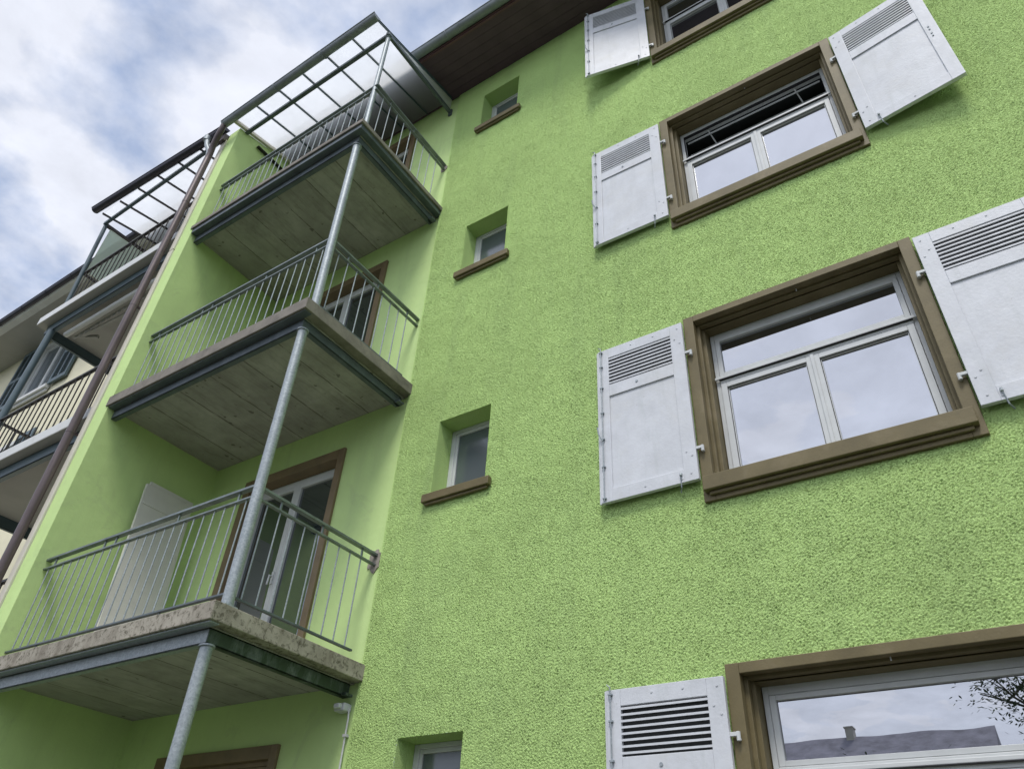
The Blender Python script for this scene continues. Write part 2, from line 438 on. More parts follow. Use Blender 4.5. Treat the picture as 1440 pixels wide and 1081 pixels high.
# roof: soffit, fascia, tiled slope, gutter
w = MB()
w.box(-5.5, 12.9, -.70, .0, EAVE, EAVE+.03)
for i in range(6): w.box(-5.5, 12.9, -.70+.118*i, -.70+.118*i+.115, EAVE-.012, EAVE-.0005)
w.build('roof_soffit', M['soffit'], B)
w = MB()
w.box(-5.5, 12.9, -.735, -.703, EAVE-.045, EAVE+.18); w.box(-5.5, 12.9, -.752, -.737, EAVE-.02, EAVE+.16)
w.build('fascia_board', M['fascia'], B, bevel=.004)
w = MB()
w.poly_prism([(-5.5,-.80,EAVE+.13),(-5.5,5,EAVE+3.6),(-5.5,10.8,EAVE+.13),(-5.5,10.8,EAVE+.03),(-5.5,5,EAVE+3.45),(-5.5,-.76,EAVE+.06)], (18.4,0,0))
w.build('roof', M['tile'], B)
w = MB(); w.halfgutter((-5.5,-.815,EAVE+.045), (12.9,-.815,EAVE+.045), .068, (0,-1,0), .004, 14)
for x in np.arange(-4.6, 12.9, 1.0):
    w.add([], [])
    w.tube([(x, -.815-.072*math.cos(a), EAVE+.045-.072*math.sin(a)) for a in np.linspace(0, math.pi, 13)], .006, 6)
for x in (-1.82, -.02, 3.2, 6.2):
    w.tube([(x, -.815-.0705*math.cos(a), EAVE+.045-.0705*math.sin(a)) for a in np.linspace(0, math.pi, 13)], .012, 6)
w.build('roof_gutter', M['gutter'], B, smooth=True)

# --------- the brown-framed windows
def ring(mb, x0, x1, z0, z1, wl, wr, wb, wt, y0, y1):
    mb.box(x0, x0+wl, y0, y1, z0, z1); mb.box(x1-wr, x1, y0, y1, z0, z1)
    if wt: mb.box(x0+wl, x1-wr, y0, y1, z1-wt, z1)
    if wb: mb.box(x0+wl, x1-wr, y0, y1, z0, z0+wb)
def make_window(zb, opened):
    """zb = world height of the surround's lower edge"""
    x0, x1 = WX0, WX1; D = .185
    wt = zb+WH
    fr = MB(); ix0, ix1 = x0+.135, x1-.125; it = wt-.085; ib = zb+.19
    ring(fr, ix0, ix1, ib-.04, it, .034, .034, .03, .055, D, D+.07)        # fixed outer frame
    tz = zb+1.128                                                          # transom
    fr.box(ix0+.034, ix1-.034, D-.012, D+.07, tz-.035, tz+.035)
    fr.box(ix0, ix1, D-.030, D-.014, tz-.006, tz+.018)
    o = fr.build('window', M['frame'], B, bevel=.004, at=((x0+x1)/2, 0, zb))
    # moulded brown surround, three steps
    s = MB(); ring(s, x0, x1, zb, wt, .082, .082, .16, .062, -.03, .035)
    ring(s, x0+.060, x1-.060, zb+.1, wt-.045, .045, .045, 0, .035, .038, .085)
    ring(s, x0+.085, x1-.085, zb+.1, wt-.060, .045, .045, 0, .030, .088, D+.08)
    s.box(x0+.13, x1-.13, .088, D+.08, wt-.088, wt-.0605)
    s.build('surround', M['brown'], o, bevel=.004)
    s = MB(); s.box(x0+.018, x1-.03, -.085, .03, zb+.062, zb+.172); s.box(x0+.05, x1-.06, -.055, -.0305, zb+.034, zb+.060)
    s.poly_prism([(x0+.083,.0305,zb+.172),(x0+.083,D-.002,zb+.195),(x0+.083,D-.002,zb+.10),(x0+.083,.0305,zb+.10)], (x1-x0-.166,0,0))
    s.build('sill', M['brown'], o, bevel=.006)
    # two side-hung sashes below
    mx = (ix0+ix1)/2; pz0, pz1 = ib-.01, tz-.037
    for a, b in ((ix0+.036, mx-.002), (mx+.002, ix1-.036)):
        f = MB(); ring(f, a, b, pz0, pz1, .045, .045, .05, .045, D-.012, D+.045)
        ring(f, a+.045, b-.045, pz0+.05, pz1-.045, .009, .009, .009, .009, D+.002, D+.04)
        sh = f.build('sash', M['frame'], o, bevel=.003)
        f = MB(); ring(f, a+.0455, b-.0455, pz0+.0505, pz1-.0455, .004, .004, .004, .006, D+.0005, D+.03); ring(f, a-.001, b+.001, pz0, pz1+.0065, .0015, .0015, .0, .006, D-.005, D+.03); f.build('gasket', M['gasket'], o)
        p = MB(); p.box(a+.047, b-.047, D+.018, D+.026, pz0+.052, pz1-.047); p.build('pane', M['glass'], o)
    f = MB(); f.box(ix0+.03, ix1-.03, D-.0315, D-.012, tz-.011, tz-.0065); ring(f, ix0+.0355, ix1-.0355, tz+.0375, it-.0565, .0015, .0015, 0, .005, D-.002, D+.03); f.build('gasket', M['gasket'], o)
    f = MB(); f.box(mx-.012, mx+.012, D-.022, D-.0125, pz0, pz1); f.build('meeting_strip', M['frame'], o, bevel=.003)
    # top light
    a, b, z0, z1 = ix0+.036, ix1-.036, tz+.037, it-.057
    f = MB(); ring(f, a, b, z0, z1, .036, .036, .03, .030, D-.006, D+.045)
    p = MB(); p.box(a+.038, b-.038, D+.018, D+.026, z0+.031, z1-.032)
    if opened:
        Mx = Matrix.Translation((0, D+.04, z0)) @ Matrix.Rotation(R(-33), 4, 'X') @ Matrix.Translation((0, -D-.04, -z0))
        for mb in (f, p): mb.v = [tuple(Mx @ Vector(q)) for q in mb.v]
        st_ = MB()
        for xx in (a+.25, b-.25):
            st_.bar((xx, D+.03, z1-.02), (xx+.05, D+.22, z0+.22), .012, .006); st_.bar((xx+.05, D+.22, z0+.22), (xx-.03, D+.05, z0+.06), .012, .006)
        st_.bar((a+.02, D+.06, z1-.05), (b-.02, D+.06, z1-.05), .012, .012)
        st_.build('stay_arm', M['frame'], o)
    f.build('top_sash', M['frame'], o, bevel=.003); p.build('pane', M['glass'], o)
    # room behind
    r = MB(); y1 = 2.6; rx0, rx1, rz0, rz1 = x0+.1, x1-.1, zb+.1, wt-.05; yb = D+.085
    A = [(rx0,yb,rz0),(rx1,yb,rz0),(rx1,yb,rz1),(rx0,yb,rz1)]; Q = [(rx0-.5,y1,rz0-.5),(rx1+.5,y1,rz0-.5),(rx1+.5,y1,rz1+.1),(rx0-.5,y1,rz1+.1)]
    r.add(A+Q, [(0,1,5,4),(1,2,6,5),(2,3,7,6),(3,0,4,7),(4,5,6,7)])
    r.build('room_lining', M['room'], o)
    # small hook under the head
    h = MB(); h.tube([(mx+.03,.02,wt-.062),(mx+.03,.02,wt-.082)], .004, 8); h.build('hook', M['frame'], o)
    return o
wp = make_window(WZ['w3'], False)
tag(wp, 'brown framed window with both lower panes and top light mirroring the sky')
c = copy_tree(wp, B, (0,0,WZ['w4']-WZ['w3'])); tag(c, 'lowest large window, mirroring roofs and twigs')
c = copy_tree(wp, B, (0,0,WZ['w1']-WZ['w3'])); tag(c, 'topmost large window close under the eaves')
c = make_window(WZ['w2'], True); tag(c, 'large window with its top light tilted open')

def make_shutter(side, rod):
    """built at the hinge line (0,0,0)=lower hinge-side corner, leaf towards +x*side; faces -y"""
    Wd, Hd, T = .755, 1.455, .034
    X = lambda a, b: (min(a*side, b*side), max(a*side, b*side))
    def bx(mb, a, b, y0, y1, z0, z1): q = X(a, b); mb.box(q[0], q[1], y0, y1, z0, z1)
    f = MB(); hs, os_ = .105, .095
    lz0, lz1 = Hd-.385, Hd-.10; pz0, pz1 = .105, Hd-.50
    bx(f, 0, hs, -T, 0, 0, Hd); bx(f, Wd-os_, Wd, -T, 0, 0, Hd)
    bx(f, hs, Wd-os_, -T, 0, 0, pz0); bx(f, hs, Wd-os_, -T, 0, pz1, lz0); bx(f, hs, Wd-os_, -T, 0, lz1, Hd)
    if rod: bx(f, Wd+.001, Wd+.018, -T+.012, -.004, 0, Hd)
    o = f.build('shutter', M['white'], B, bevel=.003, at=(0,0,0)); o.location = (0,0,0)
    p = MB(); bx(p, hs, Wd-os_, -T+.012, -.008, pz0, pz1)
    bx(p, hs, Wd-os_-.0, -T+.004, -T+.0115, pz0, pz0+.006)
    p.build('panel', M['white'], o); 
    l = MB(); n = 8; a, b = X(hs-.002, Wd-os_+.002)
    for i in range(n):
        z = lz0+(i+.5)*(lz1-lz0)/n
        pts = [(-.032, z+.008), (-.018, z+.006), (-.018, z-.002), (-.032, z-.005)]
        l.poly_prism([(a, y, zz) for y, zz in pts], (b-a,0,0))
    l.build('louvre_slats', M['white'], o)
    l = MB(); l.box(a, b, -.0075, -.005, lz0+.001, lz1-.001); l.build('slot_shade_sheet', M['slot_shade'], o)  # added dark sheet, stands in for the shade in the slots
    for z in (.255, 1.14):
        h = MB(); q = X(-.045, .30)
        h.box(*X(-.045, .02), -.028, -.006, z-.011, z+.011)
        h.tube([(-.045*side, -.017, z-.035), (-.045*side, -.017, z+.014)], .012, 10)
        h.tube([(-.045*side, -.017, z-.024), (-.045*side, .035, z-.024)], .008, 8)
        h.build('hinge', M['frame'], o, bevel=.002)
    for zz, xx in ((.03,.12),(.06,.05),(1.25,.03),(1.30,.07),(.20,.03),(.24,.07),(Hd-.04,.25),(Hd-.04,.45),(Hd-.05,.04),(.05,.4)):
        MB().tube([(xx*side,-T-.004,zz),(xx*side,-T+.002,zz)], .007, 8).build('rivet', M['white'], o)
    r = MB(); xx = (hs+.02)*side
    r.tube([(xx,-T-.004,.075),(xx,-T-.014,.05)], .009, 8); r.tube([(xx,-T-.010,.055),(xx+.01*side,-T+.01,-.03),(xx+.028*side,.01,-.05)], .005, 6)
    r.build('holdback', M['galv'], o)
    if rod:
        r = MB(); xr = (Wd-.032)*side
        r.tube([(xr,-T-.012,.012),(xr,-T-.012,Hd+.015)], .0048, 8)
        for zz in (.03, .30, .55, .80, 1.05, 1.27, Hd-.03): r.box(xr-.014, xr+.014, -T-.018, -T-.001, zz-.005, zz+.005)
        r.tube([(xr,-T-.016,.53),(xr+.03*side,-T-.026,.60),(xr+.035*side,-T-.03,.66)], .006, 6)
        r.tube([(xr,-T-.012,Hd+.012),(xr+.022*side,-T-.012,Hd+.03)], .004, 6)
        r.build('locking_rod', M['galv'], o, smooth=True)
        r = MB(); xq = (Wd*.55)*side
        r.tube([(xq,-T-.006,Hd-.44),(xq,-T+.002,Hd-.44)], .011, 10); r.build('knob', M['galv'], o)
    else:
        r = MB(); xq = (Wd-.06)*side
        for k_, dz in enumerate((.62, .66, .72, .76)): r.box(xq-.006, xq+.006, -T-.006, -T-.0005, dz, dz+.018)
        r.build('latch_plate', M['galv'], o)
    return o
def place(o, x, y, z, rz, label):
    o.location = Vector((x, y, z))-Vector(B.location); o.rotation_euler = (0,0,rz)
    if label: o['label'] = label
def dup_shutter(p, *a):
    c = p.copy(); COL.objects.link(c); c.parent = B
    for ch in list(p.children):
        d = ch.copy(); COL.objects.link(d); d.parent = c
    place(c, *a)
SL = make_shutter(-1, True); SR = make_shutter(1, False)
YL = -.036
place(SL, .781, YL, WZ['w3']+.168, 0, 'left shutter of the window whose panes all mirror the sky')
dup_shutter(SL, .781, YL, WZ['w4']+.155, 0, 'left shutter of the lowest large window, cut by the picture edge')
dup_shutter(SL, .781, YL, WZ['w2']+.150, R(.8), 'left shutter of the window with the tilted top light')
dup_shutter(SL, .781, YL, WZ['w1']+.115, R(12.5), 'topmost shutter, swung away from the wall under the eaves')
place(SR, 2.505, YL, WZ['w3']+.165, R(-.5), 'right shutter cut off by the right picture edge')
dup_shutter(SR, 2.505, YL, WZ['w2']+.150, R(-8), 'right shutter standing off the wall near the top right corner')
dup_shutter(SR, 2.505, YL, WZ['w4']+.155, 0, 'right shutter of the lowest large window')
dup_shutter(SR, 2.505, YL, WZ['w1']+.115, R(-4), 'right shutter of the topmost window')

# --------- small staircase windows
def make_small(t):
    x0, x1, z0, z1 = SX0, SX1, t-SH, t
    f = MB(); ring(f, x0+.001, x1-.001, z0+.05, z1-.001, .05, .05, .04, .035, .195, .238)
    ring(f, x0+.05, x1-.05, z0+.09, z1-.036, .03, .03, .035, .032, .203, .235)
    o = f.build('small_window', M['frame'], B, bevel=.004, at=((x0+x1)/2, 0, z0))
    p = MB(); p.box(x0+.081, x1-.081, .216, .222, z0+.126, z1-.069); p.build('pane', M['glass_small'], o)
    s = MB(); s.box(x0-.055, x1+.075, -.062, -.012, z0-.01, z0+.070); s.box(x0+.002, x1-.002, -.012, .20, z0-.01, z0+.060)
    s.box(x0-.03, x1+.05, -.040, -.013, z0-.034, z0-.012)
    s.build('sill', M['brown'], o, bevel=.006)
    r = MB(); r.add([(x0,.24,z0),(x1,.24,z0),(x1,.24,z1),(x0,.24,z1)], [(0,1,2,3)]); r.build('backing', M['room'], o)
    return o
sw = make_small(small_top[1]); tag(sw, 'small deep set window, second from below')
tag(copy_tree(sw, B, (0,0,small_top[0]-small_top[1])), 'small deep set window at the lower picture edge')
tag(copy_tree(sw, B, (0,0,small_top[2]-small_top[1])), 'small deep set window, second from the eaves')
tag(copy_tree(sw, B, (0,0,small_top[3]-small_top[1])), 'small deep set window nearest the eaves')

# --------- balcony doors
def make_door(s):
    x0, x1, z0, z1 = DX0, DX1, s+.08, s+2.335
    f = MB(); ring(f, x0+.105, x1-.085, z0, z1-.11, .05, .05, .05, .055, .12, .19)
    o = f.build('balcony_door', M['frame'], B, bevel=.004, at=((x0+x1)/2, 0, z0))
    u = MB(); u.box(x0-.005, x0+.10, -.012, .22, z0, z1+.005); u.box(x1-.08, x1+.005, -.012, .22, z0, z1+.005); u.box(x0+.10, x1-.08, -.012, .22, z1-.105, z1+.005)
    u.build('surround', M['door_brown'], o, bevel=.004)
    mx = (x0+x1)/2+.01; a0, a1 = x0+.156, x1-.136; zz0, zz1 = z0+.05, z1-.166
    for a, b in ((a0, mx-.001), (mx+.001, a1)):
        f = MB(); ring(f, a, b, zz0, zz1, .055, .055, .10, .06, .112, .17); f.build('door_leaf', M['frame'], o, bevel=.004)
        p = MB(); p.box(a+.057, b-.057, .138, .146, zz0+.102, zz1-.062); p.build('pane', M['glass_door'], o)
    h = MB(); h.tube([(mx-.03,.108,z0+1.03),(mx-.03,.065,z0+1.03),(mx-.03,.06,z0+.93)], .009, 8); h.box(mx-.045, mx-.015, .100, .111, z0+.95, z0+1.08)
    h.build('door_handle', M['frame'], o)
    r = MB(); r.add([(x0,.3,z0),(x1,.3,z0),(x1,.3,z1),(x0,.3,z1)], [(0,1,2,3)]); r.build('backing', M['room'], o)
    return o
dr = make_door(slabs[1]); tag(dr, 'glazed double balcony door behind the lowest railing')
for k_, t_ in ((2, 'glazed double balcony door behind the middle railing'), (3, 'glazed double balcony door behind the top railing')):
    tag(copy_tree(dr, B, (0,0,slabs[k_]-slabs[1])), t_)
# the door below the lowest balcony has its brown roller blind down
s = slabs[0]; x0, x1, z0, z1 = DX0, DX1, s+.08, s+2.335
u = MB(); u.box(x0-.06, x0+.09, -.012, .22, z0, z1+.0); u.box(x1-.08, x1+.005, -.012, .22, z0, z1); u.box(x0+.09, x1-.08, -.012, .22, z1-.105, z1)
o = u.build('door_surround', M['door_brown'], B, bevel=.004); tag(o, 'brown surround of the door with its roller blind down')
u = MB(); zz = z0
while zz < z1-.12: u.box(x0+.09, x1-.08, .04, .055, zz, zz+.044); zz += .048
u.box(x0+.09, x1-.08, .056, .06, z0, z1-.11); u.build('roller_blind', M['door_brown'], o, bevel=.003)

# --------- balconies
BX1, BY = -2.164, -1.50
posts = {0: ((-2.29, -1.36), (-2.313, -1.36)), 1: ((-2.228, -1.36), (-2.30, -1.36)), 2: ((-2.23, -1.36), (-2.327, -1.36)), 3: ((-2.28, -1.36), (-2.36, -1.36))}
PURZ = 11.60
def make_balcony(s, idx):
    sl = MB(); T = .13
    x0, x1, y0, y1 = LX-.03, BX1, BY, .017
    # slab: edges mi 0, underside mi 1 (set-back drip edge)
    if idx == 3:
        sl.box(LX+.001, x1, y0, y1, s-.065, s, 0); sl.box(x0, LX, y0, -1.487, s-.065, s, 0)
        sl.box(LX+.001, x1-.022, y0+.022, y1, s-T, s-.0655, 2)
    else:
        sl.box(LX+.001, x1, y0, y1, s-T, s, 0); sl.box(x0, LX, y0, -1.487, s-T, s, 0)
    sl.box(LX+.002, x1-.10, y0+.10, y1, s-T-.012, s-T-.0005, 1)
    o = sl.build('balcony', None, B, mats=[M['conc_edge'] if idx == 1 else M['conc_edge2'], M['conc_under'], M['beam']], bevel=.006, at=((x0+x1)/2, y0/2, s))
    bz0, bz1 = s-T-.118, s-T-.013
    b = MB(); yb = -1.40                                                     # steel channel, front
    b.box(LX-.01, -2.285, yb, yb+.012, bz0, bz1); b.box(LX-.01, -2.285, yb, yb+.06, bz0, bz0+.012); b.box(LX-.01, -2.285, yb, yb+.06, bz1-.012, bz1)
    b.box(LX+.002, BX1-.02, BY+.02, BY+.099, s-T-.012, s-T-.001)
    b.build('edge_beam', M['beam'] if idx > 1 else M['galv'], o, bevel=.003)
    b = MB(); xb = -2.275
    b.box(xb-.012, xb, yb, -.02, bz0, bz1); b.box(xb-.06, xb, yb, -.02, bz0, bz0+.012); b.box(xb-.06, xb, yb, -.02, bz1-.012, bz1)
    b.box(xb-.03, xb+.05, -.10, -.02, bz0, bz0+.02)
    b.build('edge_beam', M['galv_algae'] if idx == 1 else M['beam'], o, bevel=.003)
    # railing
    yr, xr = -1.365, -2.272; xl = LX+.002; yw = .016
    h = MB()
    def run(z, w, t, f=0):
        h.box(xl, xr+w/2, yr-w/2, yr+w/2, z-t, z); h.box(xr-w/2, xr+w/2, yr+w/2, yw-f, z-t, z)
    run(s+.985, .048, .022)
    for a, b2 in ((xl, xr), ):
        pass
    for x in (xl+.16, xl+.95, xl+1.12, xl+2.0, xl+2.75): h.box(x-.008, x+.008, yr-.008, yr+.008, s+.892, s+.963)
    for y in (yr+.26, yr+.72, yr+1.2): h.box(xr-.008, xr+.008, y-.008, y+.008, s+.892, s+.963)
    h.build('handrail', M['rail'], o, bevel=.003)
    h = MB(); run(s+.890, .034, .016); h.build('upper_rail', M['rail'], o, bevel=.002)
    h = MB(); run(s+.112, .030, .016, .10); 
    for x in (xl+.5, xl+2.2): h.box(x-.006, x+.006, yr-.006, yr+.006, s-.002, s+.095)
    h.build('lower_rail', M['bluegrey'] if False else M['beam'], o, bevel=.002)
    n = 23
    for i in range(n):
        x = xl+.085+i*(xr-xl-.17)/(n-1)
        b = MB().tube([(x, yr, s+.110), (x, yr, s+.876)], .0062, 8); b.build('baluster', M['galv'], o, smooth=True, at=(x, yr, s+.086))
    m = 9
    for i in range(m):
        y = yr+.135+i*(-yr-.30)/(m-1)
        b = MB().tube([(xr, y, s+.110), (xr, y, s+.876)], .0062, 8); b.build('baluster', M['galv'], o, smooth=True, at=(xr, y, s+.086))
    # corner post standing on this slab
    (pbx, pby), (ptx, pty) = posts[idx]
    nxt = (slabs[idx+1]-T-.120) if idx < 3 else PURZ-.03
    b = MB(); r = .043 if idx < 3 else .03
    b.tube([(pbx, pby, s+.001), (ptx, pty, nxt)], r, 24); b.box(pbx-.055, pbx+.055, pby-.055, pby+.055, s+.0005, s+.009)
    b.tube([(ptx, pty, nxt-.012), (ptx, pty, nxt)], r+.012, 20)
    b.build('post', M['galv'], o, smooth=True)
    return o
tag(make_balcony(slabs[1], 1), 'lowest balcony, its slab edge stained and mossy')
tag(make_balcony(slabs[2], 2), 'middle balcony with grey weathered slab')
tag(make_balcony(slabs[3], 3), 'top balcony under the glass canopy')
# ground post carrying the lowest balcony
b = MB(); b.tube([(-2.24,-1.36,.0), (-2.313,-1.36,slabs[1]-.25)], .043, 24); b.tube([(-2.312,-1.36,slabs[1]-.262),(-2.313,-1.36,slabs[1]-.25)], .055, 20)
b.build('balcony_post', M['galv'], B, smooth=True)
# mortar patches where the rails enter the wall
for zc, big in ((slabs[1]+.93, 1.0), (slabs[3]+.93, .75)):
    mb = MB(); pts = []
    nn = 22
    for i in range(nn):
        a = 2*math.pi*i/nn; rr = (.105+random.uniform(-.02, .02))*big
        pts.append((-2.285+rr*math.cos(a)*.72, .0175, zc+rr*math.sin(a)*1.05))
    mb.poly_prism(pts, (0,-.009,0)); mb.build('mortar_patch', M['mortar'], B, smooth=False)
# weatherproof box and conduit at the end of the lowest beam
mb = MB(); mb.box(-2.36, -2.25, -.07, .016, 3.25, 3.31); mb.box(-2.33, -2.27, -.11, -.07, 3.262, 3.30)
o = mb.build('junction_box', M['frame'], B, bevel=.01)
mb = MB(); mb.tube([(-2.27,-.03,3.30),(-2.25,-.012,3.27),(-2.248,-.006,3.2),(-2.248,-.006,.2)], .0075, 10)
for z in (3.08, 2.4, 1.7, 1.0): mb.box(-2.266, -2.230, -.020, .016, z-.01, z+.01)
mb.build('conduit', M['whitetrim'], B, smooth=True)

# --------- glass canopy over the top balcony
def gz(y): return 11.95+y*.218           # glass plane: 11.95 at the wall, 11.60 at y=-1.6
c = MB(); rx = [-2.33, -2.80, -3.28, -3.76, -4.245, -4.725]
for x in rx:
    c.bar((x, -1.60, gz(-1.6)-.014), (x, -.02, gz(-.02)-.014), .012, .026)
    c.bar((x, -1.60, gz(-1.6)+.010), (x, -.02, gz(-.02)+.010), .026, .006)
CAN = c.build('canopy', M['bluegrey'], B, at=(-3.8, -.8, 11.8))
c = MB(); c.bar((-5.19,-1.62,gz(-1.62)-.01), (-5.19,-.85,gz(-.85)-.01), .05, .075); c.bar((-5.19,-.85,gz(-.85)-.01), (-5.19,0,gz(0)-.01), .05, .075)
c.build('edge_frame', M['creamtrim'], CAN, bevel=.004)
c = MB(); c.box(-5.215, -5.16, -1.15, -.02, gz(-1.15)-.20, gz(-1.15)-.185); c.build('flashing', M['black'], CAN)
for a, b2 in zip([-5.165]+rx[::-1][:-1], rx[::-1]):
    p = MB(); p.poly_prism([(a+.004,-1.60,gz(-1.6)),(b2-.004,-1.60,gz(-1.6)),(b2-.004,-.02,gz(-.02)),(a+.004,-.02,gz(-.02))], (0,0,.006))
    p.build('glass_panel', M['canopy'], CAN)
c = MB(); c.bar((-5.22,-1.37,PURZ), (-2.31,-1.37,PURZ), .055, .065); c.build('front_purlin', M['beam'], CAN, bevel=.008)
c = MB(); c.bar((-2.345,-1.41,PURZ), (-2.345,.01,PURZ+.03), .045, .065); c.box(-2.375, -2.315, -.01, .017, PURZ-.05, PURZ+.09); c.build('side_beam', M['beam'], CAN, bevel=.006)
c = MB(); c.poly_prism([(-2.338,-1.38,PURZ+.035),(-2.338,-.02,PURZ+.065),(-2.338,-.02,gz(-.02)-.03),(-2.338,-1.38,gz(-1.38)-.022)], (.006,0,0)); c.build('side_glass', M['canopy'], CAN)
c = MB(); c.halfgutter((-5.40,-1.655,gz(-1.6)+.0), (-2.30,-1.655,gz(-1.6)+.0), .060, (0,-1,0), .004, 14)
for x in (-2.95-.35, -4.25): c.tube([(x, -1.655-.064*math.cos(a), gz(-1.6)-.064*math.sin(a)) for a in np.linspace(0, math.pi, 13)], .009, 6)
c.build('canopy_gutter', M['gutter'], CAN, smooth=True)
# downpipe with its swan neck, on the front of the side wall
c = MB(); px, py = -5.605, -1.575
c.tube([(px,py,0),(px,py,10.95)], .047, 20)
for z in (2.0, 4.0, 6.05, 7.95, 9.95): c.tube([(px,py,z),(px,py,z+.04)], .0495, 20); c.box(px-.008, px+.008, py+.05, -1.49, z+.01, z+.04)
c.tube([(px,py,10.94),(px,py-.0,11.10),(px+.05,py-.03,11.24),(px+.13,py-.06,11.36),(px+.20,py-.08,11.47),(px+.215,py-.08,11.56)], .046, 16)
c.build('downpipe', M['purple'], B, smooth=True)
c = MB(); c.tube([(px,py,10.95),(px-.02,py-.02,11.15),(px-.10,py-.06,11.32),(px-.14,py-.085,11.50)], .036, 12)
c.tube([(px-.14,py-.085,11.44),(px-.14,py-.085,11.53)], .05, 12); c.build('gutter_outlet', M['galv'], B, smooth=True)
c = MB(); c.poly_prism([(-5.60,-1.56,11.40),(-5.60,-1.56,11.55),(-5.60,-.9,11.70),(-5.60,-.9,11.55)], (.135,0,0)); c.build('top_flashing', M['purple'], B, bevel=.005)

# --------- white board leaning on the lowest balcony
t = empty('leaning_board', (-5.0, -.5, slabs[1]), 'tall off white board leaning on the green side wall of the lowest balcony', 'board')
def lean(y, zf, off=0):      # point on the leaning plane
    zz = slabs[1]+.012+zf; xx = -5.00-(.19)*zf/2.15+off; return (xx, y, zz)
mb = MB(); mb.poly_prism([lean(-.78,0), lean(-.18,0), lean(-.18,2.10), lean(-.78,2.10)], (.032,0,.003)); mb.build('board', M['cream_panel'], t, bevel=.003)
mb = MB(); mb.poly_prism([lean(-.74,2.104), lean(-.18,2.104), lean(-.18,2.145), lean(-.74,2.145)], (.026,0,.002)); mb.build('top_edge', M['cream_panel'], t)
mb = MB(); mb.poly_prism([lean(-.76,1.86,.034), lean(-.20,1.86,.034), lean(-.20,1.885,.034), lean(-.76,1.885,.034)], (.006,0,0)); mb.build('batten', M['cream_panel'], t)

# ------------------------------------------------------------------ cream neighbour
Nb = empty('neighbour_house', (-10, 5, 0), 'cream rendered house with blue grey louvred shutters left of the brown downpipe', 'building')
NL = -30
nwin = (-13.45, -11.95, 10.17, 11.85); nwin2 = (-13.45, -11.95, 7.32, 9.0)
nd = [(-8.1, -6.6, 6.55, 8.75), (-8.1, -6.6, 9.50, 11.7)]
w = MB(); quads_wall(w, [NL, -5.563], [0, 12.3], [nwin, nwin2]+nd, .0)
for h in (nwin, nwin2, *nd):
    x0, x1, z0, z1 = h
    for a in ([(x0,0,z0),(x0,.2,z0),(x0,.2,z1),(x0,0,z1)], [(x1,0,z0),(x1,.2,z0),(x1,.2,z1),(x1,0,z1)], [(x0,0,z1),(x1,0,z1),(x1,.2,z1),(x0,.2,z1)], [(x0,0,z0),(x1,0,z0),(x1,.2,z0),(x0,.2,z0)]): w.add(a, [(0,1,2,3)])
w.add([(NL,0,0),(NL,10,0),(NL,10,12.3),(NL,0,12.3)], [(0,1,2,3)])
w.build('wall', M['creamwall'], Nb)
NE = 11.93
w = MB(); w.box(NL, -5.52, -.78, 0, NE, NE+.03); w.build('roof_soffit', M['greysoffit'], Nb)
w = MB(); w.box(NL, -5.52, -.84, -.70, NE-.035, NE-.001); w.box(NL, -5.52, -.86, -.80, NE-.0, NE+.05); w.build('eave_board', M['whitetrim'], Nb, bevel=.004)
w = MB(); w.box(NL, -5.52, -.80, -.782, NE-.03, NE+.06); w.box(NL, -5.52, -.825, -.802, NE+.0, NE+.10); w.build('fascia_board', M['whitetrim'], Nb, bevel=.004)
w = MB(); w.halfgutter((NL,-.885,NE+.06), (-5.55,-.885,NE+.06), .066, (0,-1,0), .004, 12)
for x in np.arange(-20, -5.6, .9): w.tube([(x, -.885-.070*math.cos(a), NE+.06-.070*math.sin(a)) for a in np.linspace(0, math.pi, 11)], .006, 6)
w.build('roof_gutter', M['darkgutter'], Nb, smooth=True)
w = MB(); w.poly_prism([(NL,-.85,NE+.13),(NL,5,NE+3.6),(NL,10.8,NE+.13),(NL,10.8,NE+.03),(NL,5,NE+3.45),(NL,-.80,NE+.06)], (-5.52-NL,0,0)); w.build('roof', M['tile'], Nb)
